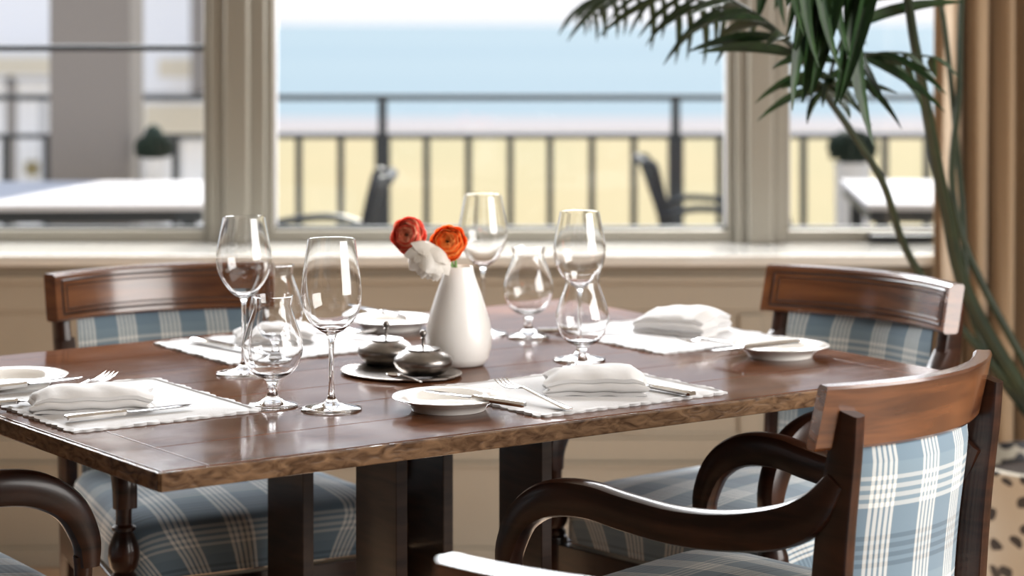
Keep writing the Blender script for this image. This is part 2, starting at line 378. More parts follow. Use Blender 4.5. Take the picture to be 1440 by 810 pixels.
MB().box(rpx(-700), rpx(1700), -.015, .015, .08, .11).build('bottom_rail', 'rail_metal', rl)
pst = MB().box(-.015, .015, -.02, .02, 0, rz_(141)).box(-.027, .027, -.032, .032, 0, rz_(193)); post0 = None; bal0 = None
for k in range(-3, 3):
    px = 538+k*412
    if post0 is None: post0 = pst.build('post', 'rail_metal', rl); o = post0
    else: o = post0.copy(); COL.objects.link(o)
    o.location.x = rpx(px)
    for j in range(1, 7):
        bx = px+26+j*412/7.0-12
        if bal0 is None: bal0 = MB().box(-.012, .012, -.010, .010, .11, rz_(192)).build('baluster', 'rail_metal', rl); o = bal0
        else: o = bal0.copy(); COL.objects.link(o)
        o.location.x = rpx(px+j*412/7.0+(3 if j < 4 else 0))
# porch column, pavilion beyond it
cl = MB().box(-.14, .14, -.14, .14, 0, 2.9).box(-.17, .17, -.17, .17, 0, .22).build('porch_column', 'column_paint'); cl.location = ((137-720)/F*7.75, 7.75, 0); bevel(cl, .006)
tag(cl, 'square taupe porch column outside the barred window', 'column')
pv = empty('porch_pavilion', (0, 14, 0)); tag(pv, 'white porch wing with rails and cream panels behind the taupe column', 'porch')
def pvb(name, px0, px1, py0, py1, m, d0=0, d1=.08):
    a = atY(px0, py1, 14); b = atY(px1, py0, 14); return MB().box(a.x, b.x, d0, d1, a.z, b.z).build(name, m, pv)
pvb('back_wall', -260, 100, -260, 330, 'white_wall', .5, .6); pvb('back_wall', 180, 330, -260, 330, 'white_wall', .5, .6)
pvb('cream_panel', -60, 80, 82, 106, 'cream_paint', .3, .4); pvb('cream_panel', 212, 270, 84, 110, 'cream_paint', .3, .4)
pvb('cream_panel', 20, 82, 232, 252, 'dune', .3, .4); pvb('cream_panel', 192, 300, 150, 192, 'cream_paint', .3, .4)
pvb('porch_post', 8, 20, 108, 330, 'column_paint'); pvb('porch_post', 55, 63, 140, 330, 'grey_paint'); pvb('porch_post', 247, 254, 192, 330, 'grey_paint'); pvb('porch_post', 268, 290, -260, 140, 'column_paint')
pvb('cross_rail', 192, 300, 130, 141, 'grey_paint'); pvb('cross_rail', 192, 300, 191, 197, 'grey_paint'); pvb('cross_rail', -60, 80, 108, 114, 'grey_paint')
# cafe tables with white tops
def cafe_table(x, y, w, d, label, rz=0):
    t = empty('patio_table', (x, y, 0), rz); tag(t, label, 'table', 'patio tables on the deck')
    bevel(MB().box(-w/2, w/2, -d/2, d/2, .725, .745).build('table_top', 'cloth_white', t), .004)
    MB().box(-w/2+.01, w/2-.01, -d/2+.01, d/2-.01, .690, .724).build('apron', 'iron', t)
    for a in (-1, 1):
        for b in (-1, 1): MB().box(a*(w/2-.05)-.02, a*(w/2-.05)+.02, b*(d/2-.05)-.02, b*(d/2-.05)+.02, 0, .69).build('leg', 'iron', t)
cafe_table(-1.70, 6.9, 1.55, .95, 'long white patio table outside the barred window', math.radians(3))
cafe_table(1.80, 6.92, 1.45, 1.0, 'white patio table outside the window behind the palm', math.radians(-4))
def tube(q, pts, r, n=6, sub=5): return q.sweep(cr(pts, sub), ell(r, r, n), Vector((0, .3, 1)))
def cafe_chair(x, y, rz, label):
    c = empty('patio_chair', (x, y, 0), rz); tag(c, label, 'chair', 'dark metal chairs on the deck'); c.scale = (.93, .9, .93)
    for s in (-1, 1):
        tube(MB(), [(-.26, s*.2, 0), (-.20, s*.21, .42), (-.27, s*.21, .84), (-.31, s*.2, .88)], .015).build('back_post', 'iron', c, True)
        tube(MB(), [(-.25, s*.22, .70), (-.12, s*.25, .73), (.08, s*.26, .70), (.22, s*.25, .62), (.20, s*.23, .50), (.16, s*.22, .44), (.24, s*.22, 0)], .013).build('arm', 'iron', c, True)
    tube(MB(), [(-.31, -.2, .88), (-.33, 0, .89), (-.31, .2, .88)], .016).build('top_rail', 'iron', c, True)
    q = MB()
    for k in range(5): tube(q, [(-.20, -.13+k*.065, .44), (-.235, -.13+k*.065, .64), (-.31, -.13+k*.065, .87)], .006, 5, 3)
    tag(q.build('back_bars', 'iron', c), kind='stuff')
    bevel(MB().box(-.22, .2, -.22, .22, .42, .45).build('seat', 'iron', c), .01)
cafe_chair(-.66, 6.55, PI+.08, 'dark metal patio chair beside the white table, left end of the middle window')
cafe_chair(.72, 7.3, .0, 'dark metal patio chair with looped arm at the right end of the middle window')
cafe_chair(.95, 6.08, .12, 'dark metal patio chair outside the window behind the palm')
def planter(px, py, Y, label, s=1):
    p = atY(px, py, Y); t = empty('patio_planter', (p.x, Y, 0)); tag(t, label, 'planter')
    h = p.z
    MB().lathe([(.05, 0), (.075*s, h*.3), (.078*s, h-.02), (.085*s, h), (.07*s, h-.01)], 20).build('pot', 'white_paint', t, True)
    q = MB(); rnd = random.Random(3)
    for i in range(9):
        for j in range(0, 14):
            a = j/14*2*PI; e = -.4+i*.22; r = .085*s*(1+.15*rnd.random())
            c = Vector((r*math.cos(a)*math.cos(e), r*math.sin(a)*math.cos(e), h+.06*s+r*.8*math.sin(e)))
            q.box(-.012, .012, -.003, .003, -.014, .014, Matrix.Translation(c) @ Matrix.Rotation(a, 4, 'Z') @ Matrix.Rotation(e, 4, 'X'))
    b = q.build('foliage', 'bush', t); b['kind'] = 'stuff'
    MB().lathe([(0.001, h-.03), (.06*s, h), (.075*s, h+.05), (.05*s, h+.1), (.001, h+.12)], 14).build('leaf_core', 'bush', t, True)
planter(216, 222, 7.55, 'white planter with a dark clipped bush near the taupe column', .55)
planter(1199, 228, 7.75, 'white planter with a dark bush outside the window behind the palm', .8)

# ------------------------------------------------------------------ the dining table
TZ = .75
TC, TA = Vector((-.1508, 3.328)), .6149
TU = Vector((math.cos(TA), math.sin(TA))); TV = Vector((-math.sin(TA), math.cos(TA)))
TW, TD, TT = 1.273, .942, .022
table = empty('dining_table', (TC.x, TC.y, 0), TA); tag(table, 'square-edged brown wooden dining table laid for four', 'table')
nb = 7; pw = TD/nb; EB = .06
for k in range(nb):
    v0 = -TD/2+k*pw
    q = MB().box(-TW/2+EB+.0006, TW/2-EB-.0006, v0+.0007, v0+pw-.0007, TZ-TT, TZ)
    o = q.build('plank', 'table_board', table); bevel(o, .0006, 2)
    o.data.transform(Matrix.Translation((0, 0, 0)))
for s in (-1, 1):
    q = MB(); a, b = (-TW/2, -TW/2+EB-.0006) if s < 0 else (TW/2-EB+.0006, TW/2)
    o = q.box(a, b, -TD/2+.0007, TD/2-.0007, TZ-TT, TZ).build('end_board', 'table_board', table); bevel(o, .0008, 2)
# worn edge banding
for k, (a, b, c, d) in enumerate(((-TW/2-.004, TW/2+.004, -TD/2-.006, -TD/2), (-TW/2-.004, TW/2+.004, TD/2, TD/2+.006), (-TW/2-.006, -TW/2, -TD/2-.004, TD/2+.004), (TW/2, TW/2+.006, -TD/2-.004, TD/2+.004))):
    o = MB().box(a, b, c, d, TZ-TT-.002, TZ-.001).build('edge_band', 'table_edge', table); bevel(o, .002, 2)
# the top is a touch out of square: shift its corners to where they are
RC = {(-1, -1): at(224, 661.5, TZ), (1, -1): at(1342, 522.5, TZ), (1, 1): at(793, 417, TZ), (-1, 1): at(-199, 519, TZ)}
for o in [x for x in bpy.data.objects if x.parent == table]:
    for v in o.data.vertices:
        a, b = v.co.x/(TW/2), v.co.y/(TD/2); d = Vector((0, 0))
        for (i, j), p in RC.items():
            w = (1+i*a)/2*(1+j*b)/2; l = p.xy-TC; d += w*(Vector((l.dot(TU), l.dot(TV)))-Vector((i*TW/2, j*TD/2)))
        v.co.x += d.x*.8; v.co.y += d.y*.8
for s in (-1, 1):
    o = MB().box(s*.126-.010-.02, s*.126-.010+.02, -.30, .30, TZ-TT-.03, TZ-TT-.0005).build('bearer', 'dark_wood', table); bevel(o)
    o = MB().box(s*.126-.010-.035, s*.126-.010+.035, -.19, .19, 0, .05).build('foot', 'dark_wood', table); bevel(o, .006)
    for t in (-1, 1):
        o = MB().box(s*.126-.010-.0095, s*.126-.010+.0095, t*.131-.055, t*.131+.055, .05, TZ-TT-.03).build('leg', 'dark_wood', table); bevel(o, .0015)
o = MB().box(-.116, .116, -.02, .02, .12, .2).build('stretcher', 'dark_wood', table); bevel(o)

# ------------------------------------------------------------------ dining chairs (x forward, seat back at x=0)
CH, SAG = .205, .060
def crest_pt(s, h, d):      # s -1..1 across, h height 0..1, d depth (+ forwards)
    z = .765+h*.080
    x = -.105-.02*h+SAG*(s*s)-SAG*.35 + d
    nx = 2*SAG*s/CH
    k = 1/math.sqrt(1+nx*nx)
    return Vector((x-d+d*k, s*CH - d*nx*k, z))
def make_chair(label, group='dining armchairs around the table'):
    c = empty('dining_armchair'); tag(c, label, 'chair', group)
    # crest rail
    q = MB(); N = 24; rows = []
    sec = [(0, 0), (.006, -.0), (.022, .0), (.028, .06), (.028, .94), (.024, 1.0), (.004, 1.0), (0, .94), (0, .06)]
    sec = [(0, .05), (.003, 0), (.022, 0), (.026, .05), (.026, .95), (.022, 1), (.003, 1), (0, .95)]
    for i in range(N+1):
        s = -1+2*i/N
        rows.append([crest_pt(s, h, d-.013) for d, h in sec])
    b = q.grid(rows, closed_v=True); nv = len(sec); q.cap([b+j for j in range(nv)]); q.cap([b+N*nv+j for j in range(nv)][::-1])
    cre = q.build('crest_rail', 'mahogany_rail', c, True, auto=30)
    # bead moulding on the front face of the crest rail: two nested frames
    q = MB()
    for (s0, h0, w) in ((.93, .15, .0022), (.885, .25, .0014)):
        path = [(-s0+2*s0*i/20, h0) for i in range(21)]+[(s0, h0+(1-2*h0)*i/4) for i in range(1, 5)]+[(s0-2*s0*i/20, 1-h0) for i in range(1, 21)]+[(-s0, 1-h0-(1-2*h0)*i/4) for i in range(1, 4)]
        rows = []
        for i, (s, h) in enumerate(path):
            P = crest_pt(s, h, .013)
            a = path[(i+1) % len(path)]; bb = path[i-1]; t = (crest_pt(a[0], a[1], .013)-crest_pt(bb[0], bb[1], .013)).normalized()
            nrm = (crest_pt(s, h, .02)-P).normalized(); sd_ = t.cross(nrm)
            rows.append([P+sd_*w*math.cos(g)+nrm*w*math.sin(g) for g in (0, PI/3, PI*2/3, PI, 1.5*PI)])
        q.grid(rows, closed_u=True, closed_v=True)
    q.build('bead_molding', 'mahogany', cre, True)
    # stiles (swept planks) with rear leg
    for s in (-1, 1):
        pts = [(-.125, 0), (-.10, .14), (-.082, .28), (-.073, .42), (-.076, .54), (-.086, .66), (-.102, .76), (-.114, .812)]
        wd = [.018, .019, .022, .026, .027, .026, .022, .014]
        pp = cr([(x, s*(.162+.014*min(1, z/.5)+(0 if z < .6 else (z-.6)*.02)), z) for x, z in pts], 4); ww = crn(wd, 4)
        q = MB(); q.sweep(pp, [rrect(.0115, w, .5) for w in ww], Vector((1, 0, 0)))
        q.build('stile', 'mahogany', c, True)
        # arm: sweeps forward, dips, rises and scrolls down on to the post
        ap = [(-.092, .176, .728), (-.062, .181, .690), (-.015, .189, .664), (.06, .204, .650), (.14, .215, .647), (.22, .224, .655), (.28, .230, .663), (.345, .233, .656), (.393, .234, .628), (.418, .235, .583), (.421, .235, .545)]
        th = [.016, .024, .027, .025, .024, .024, .024, .024, .022, .019, .014]
        pp = cr([(x, s*y, z) for x, y, z in ap], 5); tt = crn(th, 5)
        q = MB(); q.sweep(pp, [rrect(.0175, w, .6) for w in tt], Vector((0, 0, 1)) if 0 else [Vector((-(pp[min(i+1, len(pp)-1)]-pp[max(i-1, 0)]).z, 0, (pp[min(i+1, len(pp)-1)]-pp[max(i-1, 0)]).x)) for i in range(len(pp))])
        q.build('arm', 'mahogany', c, True)
        # turned arm post and front leg
        prof = [(.014, .558), (.0125, .545), (.012, .53), (.0125, .52), (.018, .516), (.018, .511), (.014, .508), (.0175, .50), (.023, .485), (.024, .47), (.021, .455), (.015, .447), (.019, .443), (.019, .437), (.015, .434)]
        MB().lathe(prof, 20, (.415, s*.235, 0)).build('arm_post', 'mahogany', c, True)
        prof = [(.021, .434), (.022, .43), (.022, .36), (.016, .355), (.022, .345), (.022, .335), (.017, .328), (.024, .30), (.025, .27), (.02, .22), (.014, .16), (.011, .09), (.012, .075), (.018, .068), (.018, .058), (.012, .052), (.014, .03), (.012, 0)]
        MB().lathe(prof, 20, (.415, s*.235, 0)).build('leg', 'mahogany', c, True)
        # side rails
        q = MB(); q.sweep([(-.075, s*.176, .395), (.415, s*.232, .395)], rrect(.011, .03, .2)); bevel(q.build('seat_rail', 'mahogany', c), .001)
    q = MB(); q.sweep([(.415, -.225, .395), (.415, .225, .395)], rrect(.011, .03, .2)); q.build('seat_rail', 'mahogany', c)
    q = MB(); q.sweep([(-.07, -.17, .395), (-.07, .17, .395)], rrect(.011, .03, .2)); q.build('seat_rail', 'mahogany', c)
    # cushion: fabric wrapped over a domed seat
    q = MB(); n = 36; rows = []; uvs = []
    for i in range(n+1):
        r_, u_ = [], []
        for j in range(n+1):
            a, b = -1+2*i/n, -1+2*j/n; m = max(abs(a), abs(b), 1e-6); dx, dy = a/m, b/m
            k = max(1e-9, abs(dx)**7+abs(dy)**7)**(-1/7);
            if abs(a)+abs(b) < 1e-9: k = 0
            dx *= k; dy *= k
            if m < .72: rr, dz = m/.72*.86, 0; arc = m/.72*.86
            else:
                t = (m-.72)/.28
                if t < .6: g = t/.6*PI/2; rr = .86+.14*math.sin(g); dz = .14*(1-math.cos(g)); arc = .86+.14*g
                else: rr = 1.0; dz = .14+(t-.6)/.4*.26; arc = .86+.14*PI/2+(t-.6)/.4*.26
            X = .180+dx*rr*.245; fx = (X+.065)/.49; hw = .185+.055*fx
            crown = .020*max(0, 1-(rr)**2)
            Z = .512+crown-dz*.20
            r_.append((X, dy*rr*hw, Z)); u_.append((dy*arc*.22, dx*arc*.245))
        rows.append(r_); uvs.append(u_)
    q.grid(rows, uvs=uvs); q.build('seat_cushion', 'plaid', c, True, auto=60)
    # upholstered back panel, padded both sides
    q = MB(); n = 20; rows = []; uvs = []
    for side in (1, -1):
        rr_, uu_ = [], []
        for i in range(n+1):
            s = -1+2*i/n; r_, u_ = [], []
            for j in range(15):
                h = j/14; z = .47+h*.296
                xc = -.100 - .032*h*h + .045*(s*s)
                pad = .013*(1-abs(s)**6)*(1-abs(2*h-1)**8)+.002
                r_.append((xc+side*pad, s*.156, z)); u_.append((s*.18+.02, z))
            rr_.append(r_); uu_.append(u_)
        q.grid(rr_, uvs=uu_)
    q.build('back_panel', 'plaid', c, True, auto=60)
    return c
chA = make_chair('dining armchair with glossy lit crest rail, back to the windows beside the barred window')
def place(c, cx, cy, fx, fy, dz=0):
    """put the chair so that its crest centre stands at (cx, cy) and it faces (fx, fy)"""
    a = math.atan2(fy, fx); l = Vector((-.13, 0)); l.rotate(Matrix.Rotation(a, 2)) if 0 else None
    c.location = (cx+.13*math.cos(a), cy+.13*math.sin(a), dz); c.rotation_euler = (0, 0, a)
place(chA, -.636, 3.927, .47, -.883)
chC = copy_tree(chA); tag(chC, 'dark dining armchair at the far end of the table, in front of the palm'); place(chC, .630, 3.825, -.735, -.678)
chD = copy_tree(chA); tag(chD, 'dining armchair seen from behind, its plaid back panel turned to the viewer'); chD.scale = (.94, .93, 1); place(chD, .535, 2.745, -.75, .66)
chE = copy_tree(chA); tag(chE, 'dining armchair at the near left end, only its dark scrolled arm in view'); place(chE, -1.16, 2.855, .817, .577)
chF = copy_tree(chA); tag(chF, 'nearest dining armchair, only its polished crest rail showing at the bottom edge'); place(chF, .132, 1.715, .26, .966, -.005)

# ------------------------------------------------------------------ table ware
def placemat(cpx, cpy, ang, label, lu=.33, lv=.275):
    c = at(cpx, cpy, TZ); q = MB(); n = 220; top = []; pts = []
    per = 2*(lu+lv); ns = round(per/.019)
    for k in range(n*2):
        d = k/(n*2)*per; ph = d/per*ns; bump_ = .0042*abs(math.sin(PI*ph))
        if d < lu: p, nn = Vector((-lu/2+d, -lv/2)), Vector((0, -1))
        elif d < lu+lv: p, nn = Vector((lu/2, -lv/2+d-lu)), Vector((1, 0))
        elif d < 2*lu+lv: p, nn = Vector((lu/2-(d-lu-lv), lv/2)), Vector((0, 1))
        else: p, nn = Vector((-lu/2, lv/2-(d-2*lu-lv))), Vector((-1, 0))
        # rounded corners
        sx_, sy_ = (1 if p.x > 0 else -1), (1 if p.y > 0 else -1); cc = Vector((sx_*(lu/2-.012), sy_*(lv/2-.012)))
        if abs(p.x) > lu/2-.012 and abs(p.y) > lv/2-.012: w = p-cc; nn = w.normalized(); p = cc+nn*.012
        pts.append((p, nn, bump_, ph))
    rows = []
    for f, z, bw_ in ((0, .0030, 0), (.6, .0030, 0), (.88, .0030, 0), (.90, .0016, 0), (.955, .0016, 0), (.965, .0034, 0), (1, .0030, 1), (1, .0002, 1)):
        rows.append([Vector((p.x*f+nn.x*b*bw_, p.y*f+nn.y*b*bw_, z+(.0011*math.sin(2*PI*ph*.25+k*.01) if f == 1 and z > .001 else 0)+(.0008 if 0 < f < 1 else 0))) for k, (p, nn, b, ph) in enumerate(pts)])
    b = q.grid(rows, closed_v=True)
    o = q.build('placemat', 'linen', smooth=True, auto=50); o.location = c; o.rotation_euler = (0, 0, ang); tag(o, label, 'placemat', 'scalloped white placemats')
    return o
placemat(163, 569, TA+PI/2, 'white scalloped placemat at the near left corner, reaching the table edge')
placemat(812, 551, TA, 'white scalloped placemat at the near side, right of the vase')
placemat(397, 486, TA, 'white scalloped placemat behind the three left glasses')
placemat(935, 472, TA+PI/2, 'white scalloped placemat at the far right end under the tall napkin')

def napkin(cpx, cpy, ang, label, L=.165, Wd=.085, H=.022, z0=TZ+.0035, fan=0):
    """a napkin folded over and over: layers of cloth joined by round folds, fuller in the middle"""
    nl = 4; t = H/nl; sec = []
    half = Wd/2
    mid = []                                                    # serpentine centre line
    for l in range(nl):
        z = t*(l+.5); d = 1 if l % 2 == 0 else -1
        for k in range(13): mid.append(Vector((d*(-half+Wd*k/12), z)))
        if l < nl-1:
            for g in (-60, -20, 20, 60): mid.append(Vector((d*(half+t*.5*math.cos(math.radians(g))), z+t*.5+t*.5*math.sin(math.radians(g)))))
    m = len(mid); th = t*.43
    up, dn = [], []
    for i in range(m):
        tt = (mid[min(i+1, m-1)]-mid[max(i-1, 0)]).normalized(); nn = Vector((-tt.y, tt.x)); up.append(mid[i]+nn*th); dn.append(mid[i]-nn*th)
    ring = up+dn[::-1]; rnd = random.Random(int(cpx)); ph = rnd.random()*6
    q = MB(); rows = []; NN = 24
    for i in range(NN+1):
        s = -1+2*i/NN; row = []
        for p in ring:
            yy = p.x/half
            puff = (1+.55*max(0, 1-yy*yy)*(.6+.4*math.cos(s*1.3)) )
            zz = p.y*puff*(1-.25*max(0, abs(s)-.75)/.25)
            sk = s*(1-.05*yy*fan)
            row.append(Vector((sk*L/2+.004*math.sin(5*p.x/half+ph)+.0035*math.sin(ph+p.y*420), p.x*(1+fan*.25*s)+.002*math.sin(3*s+ph), zz*(1+fan*.35*(s+1)*.5)+.0008*math.sin(9*s+ph+yy*3))))
        rows.append(row)
    b = q.grid(rows, closed_v=True); nv = len(ring)
    K = m
    for e in (0, NN):
        for i in range(m-1): q.f.append((b+e*nv+i, b+e*nv+i+1, b+e*nv+nv-2-i, b+e*nv+nv-1-i))
    c = at(cpx, cpy, TZ); o = q.build('napkin', 'napkin', smooth=True, auto=50); o.location = (c.x, c.y, z0); o.rotation_euler = (0, 0, ang)
    tag(o, label, 'napkin', 'folded white napkins')
napkin(128, 577, TA-.45, 'folded white napkin at the near left corner, its layered end shaded', .155, .088, .022)
napkin(836, 553, TA-.55, 'folded white napkin at the near side of the table, puffed over a fold', .135, .095, .022, fan=.6)
napkin(957, 470, TA-1.1, 'tall folded white napkin at the far right end of the table', .13, .095, .026, fan=.8)
napkin(385, 482, TA-.5, 'folded white napkin seen through the left glasses', .12, .085, .020)

def plate(cpx, cpy, label):
    c = at(cpx, cpy, TZ+.019); q = MB(); R = .0775; n = 96
    prof = [(.0, .0052), (.03, .0052), (.046, .006), (.052, .010), (.060, .0150), (.070, .0178), (.0765, .0192), (.0778, .0186), (.0765, .0172), (.066, .0135), (.056, .0085), (.052, .004), (.0505, .0), (.047, .0), (.046, .003), (.0, .003)]
    rows = []
    for r, z in prof:
        row = []
        for k in range(n):
            a = 2*PI*k/n; f = 1+.018*(abs(math.sin(5*a))-.5)*max(0, (r-.058)/.02); row.append((r*f*math.cos(a), r*f*math.sin(a), z))
        rows.append(row)
    q.grid(rows, closed_v=True)
    o = q.build('bread_plate', 'china', smooth=True, weld=True, auto=50); o.location = (c.x, c.y, TZ+.0003); tag(o, label, 'plate', 'small white bread plates'); return o
plate(19, 527, 'white bread plate at the left edge of the picture, knife across it')
plate(631, 556, 'white bread plate in front of the silver cruet tray').location.z = TZ+.0003
plate(551, 447, 'white bread plate behind the vase and the silver pots')
plate(1097, 484, 'white bread plate at the far right end of the table, knife across it')

def orient(o, a, b):
    """lay the piece with its local +x running from a to b"""
    a = Vector(a); b = Vector(b); d = (b-a); 
    z = Vector((0, 0, 1)); x = d.normalized(); y = z.cross(x).normalized(); zz = x.cross(y)
    m = Matrix((x, y, zz)).transposed().to_4x4(); m.translation = a; o.matrix_world = m
    return d.length
def strip(q, secs):
    """secs: (x, half width, z centre, half thickness)"""
    rows = [[(x, -w, z-t), (x, -w*.6, z-t*1.0), (x, w*.6, z-t), (x, w, z-t*.2), (x, w, z+t*.2), (x, w*.6, z+t), (x, -w*.6, z+t), (x, -w, z+t*.2)] for x, w, z, t in secs]
    b = q.grid(rows, closed_v=True); nv = 8; q.cap([b+j for j in range(nv)]); q.cap([b+(len(secs)-1)*nv+j for j in reversed(range(nv))])
    return q
def knife(a, b, label, frac=.46):
    L = (Vector(b)-Vector(a)).length; k = empty('table_knife'); orient(k, a, b); tag(k, label, 'knife', 'silver knives')
    h = L*frac
    strip(MB(), [(0, .0065, .004, .0030), (.003, .0085, .004, .0038), (h*.5, .0075, .004, .0036), (h*.92, .0058, .004, .0032), (h*.96, .0066, .004, .0038), (h, .0055, .004, .003)]).build('handle', 'silver', k, True)
    strip(MB(), [(h, .004, .004, .0016), (h+.006, .0085, .004, .0010), (h+(L-h)*.7, .0090, .004, .0008), (L-.008, .0075, .004, .0006), (L, .0012, .004, .0004)]).build('blade', 'dark_blade', k, True)
def fork(a, b, label, wt=.0115):
    L = (Vector(b)-Vector(a)).length; k = empty('fork'); orient(k, a, b); tag(k, label, 'fork', 'silver forks')
    h = L*.70
    strip(MB(), [(0, .007, .002, .0012), (.004, .009, .002, .0014), (h*.35, .006, .0035, .0014), (h*.75, .003, .006, .0016), (h*.92, .0028, .008, .0015), (h, wt, .006, .0010), (h+L*.06, wt, .0035, .001)]).build('handle', 'silver', k, True)
    t0 = None
    for i in range(4):
        x0 = h+L*.05; y = (-1.5+i)*wt*.58
        if t0 is None: t0 = strip(MB(), [(x0, .0022, .0038, .0009), (x0+(L-x0)*.4, .0017, .003, .0009), (x0+(L-x0)*.75, .0015, .0055, .0008), (L, .0006, .009, .0005)]).build('tine', 'silver', k, True); o = t0
        else: o = t0.copy(); COL.objects.link(o)
        o.location = (0, y, 0)
def P(px, py, dz): return at(px, py, TZ+dz)
knife(P(92, 592, .006), P(272, 573, .006), 'silver knife on the near left placemat, in front of the napkin')
fork(P(60, 566, .010), P(158, 531, .016), 'silver fork tips peeking out behind the near left napkin')
knife(P(-34, 552, .0275)+Vector((0, .0, 0)), P(115, 534, .027), 'silver butter knife across the plate at the left edge of the picture')
knife(P(-40, 574, .006), P(40, 566, .006), 'knife lying behind the near left napkin, only its dull end in view', .8)
knife(P(738, 573, .014), P(596, 553, .025), 'silver butter knife across the plate in front of the cruet tray', .52)
fork(P(800, 577, .005), P(702, 540, .020), 'silver fork tilting up between the near plate and the napkin')
knife(P(974, 557, .006), P(880, 540, .006), 'silver knife emerging at the right of the near side napkin', .62)
knife(P(272, 480, .006), P(395, 503, .006), 'silver knife at the far left placemat, right of the plaid chair back', .5)
knife(P(575, 450, .026), P(500, 434, .027), 'knife across the plate behind the vase', .5)
fork(P(440, 465, .006), P(524, 471, .012), 'silver fork behind the tall front wine glass')
knife(P(1126, 484, .0285), P(1000, 496, .010), 'silver butter knife across the plate at the far right end', .62)
fork(P(1040, 484, .006), P(952, 482, .016), 'silver fork in front of the tall far right napkin')
knife(P(755, 468, .006), P(888, 467, .006), 'silver knife behind the right pair of glasses', .45)

# glasses ---------------------------------------------------------------
def goblet(cpx, cpy, prof_out, wall, name, label, group, s=1.0):
    c = at(cpx, cpy, TZ); g = empty(name, (c.x, c.y, TZ+.0003)); tag(g, label, 'glass', group)
    foot, stem, bowl = prof_out
    # bowl: outer profile up, inner profile down, closed at the bottom; stem and foot solid
    ob = [(p.x, p.z) for p in cr([(r, 0, z) for r, z in bowl], 5)]
    inner = []
    for i, (r, z) in enumerate(ob):
        a = ob[max(i-1, 0)]; b = ob[min(i+1, len(ob)-1)]; t = Vector((b[0]-a[0], b[1]-a[1])).normalized(); nn = Vector((-t.y, t.x))
        w = wall*(2.4 if i < 4 else (1.6 if i < 7 else 1)); inner.append((max(.0001, r+nn.x*w), z+nn.y*w))
    inner = [p for p in inner if p[0] > .002]
    st = [(p.x, p.z) for p in cr([(r, 0, z) for r, z in stem], 4)]
    full = foot+st[1:]+ob[1:]+inner[::-1]+[(.0, inner[0][1]-.0008)]
    full = [(.0, foot[0][1])]+full
    q = MB(); q.lathe([(r*s, z*s) for r, z in full], 56)
    q.build('glass_body', 'glass', g, True, weld=True, auto=80)
    return g
wf = [(.040, .0), (.0418, .0012), (.0415, .0024), (.034, .0042), (.020, .0065), (.010, .010)]
ws = [(.010, .010), (.0055, .017), (.0038, .030), (.0035, .060), (.0037, .085), (.0048, .096), (.008, .1035)]
wbA = [(.008, .1035), (.018, .109), (.030, .120), (.0385, .136), (.0415, .153), (.0405, .175), (.037, .200), (.0325, .2325)]
wsB = [(.010, .010), (.0055, .017), (.0038, .030), (.0034, .060), (.0036, .095), (.0045, .108), (.0075, .1155)]
wbB = [(.0075, .1155), (.016, .120), (.028, .133), (.0375, .150), (.0415, .168), (.0405, .188), (.0365, .210), (.0315, .2355)]
sf = [(.0335, .0), (.0352, .0012), (.035, .0024), (.028, .004), (.017, .007), (.010, .012)]
ss = [(.010, .012), (.0072, .018), (.0065, .026), (.0085, .034), (.013, .0385)]
sb = [(.013, .0385), (.024, .043), (.035, .055), (.0415, .073), (.0415, .088), (.036, .108), (.029, .127), (.0265, .138), (.0285, .1515)]
wine = (wf, ws, wbA); wine2 = (wf, wsB, wbB); short = (sf, ss, sb)
G1, G2 = 'tall wine glasses', 'short tulip glasses'
goblet(466, 576, wine, .0010, 'wine_glass', 'tall wine glass nearest the viewer, left of the silver pots', G1)
goblet(343, 526, wine2, .0010, 'wine_glass', 'tall wine glass furthest left, in front of the plaid chair back', G1)
goblet(679, 470, wine2, .0010, 'wine_glass', 'tall wine glass behind the vase and the flowers', G1)
goblet(815, 506.5, wine2, .0010, 'wine_glass', 'tall wine glass standing just behind the right tulip glass', G1, .985)
goblet(383, 571, short, .0011, 'tulip_glass', 'short tulip glass nearest the viewer, overlapping two taller left ones', G2)
goblet(388, 510, short, .0011, 'tulip_glass', 'short tulip glass behind the nearest tulip glass', G2)
goblet(743, 474, short, .0011, 'tulip_glass', 'short tulip glass right behind the vase, standing alone', G2)
goblet(819, 519.5, short, .0011, 'tulip_glass', 'short tulip glass in front of the rightmost wine glass', G2, .97)

# vase and flowers --------------------------------------------------------
vc = at(645, 513, TZ)
vs = MB().lathe([(.034, 0), (.040, .002), (.0465, .012), (.0505, .028), (.0515, .045), (.0485, .066), (.042, .088), (.0355, .108), (.0287, .127), (.024, .141), (.0222, .1505), (.0215, .152), (.0205, .151), (.0205, .140), (.024, .12), (.038, .08), (.045, .05), (.044, .02), (.03, .006), (.0001, .006)], 64).build('flower_vase', 'vase_glaze', smooth=True, weld=True, auto=50)
vs.location = (vc.x, vc.y, TZ+.0003); tag(vs, 'smooth white egg-shaped ceramic vase in the middle of the table', 'vase')
def petal_mesh(name, m, open_=1.0, width=1.05, wav=.05):
    q = MB(); rows = []; n1, n2 = 9, 11
    for i in range(n1+1):
        t = i/n1; row = []
        for j in range(n2+1):
            s = -1+2*j/n2; pol = PI-.25-(PI-.25-.62*open_)*t; az = s*width*(.35+.65*math.sin(min(1, t*1.25)*PI/2))*(1-.25*t**4)
            edge = 1-abs(s)**3*.10*t; r = 1+wav*t*t*math.sin(s*5+1.3)+ .06*t**3; pol2 = pol+ .18*abs(s)**2.5*t
            row.append((r*math.sin(pol2)*math.cos(az)*edge, r*math.sin(pol2)*math.sin(az)*edge, r*math.cos(pol2)))
        rows.append(row)
    q.grid(rows); me = q.build(name, m, smooth=True, fix=False).data
    return me
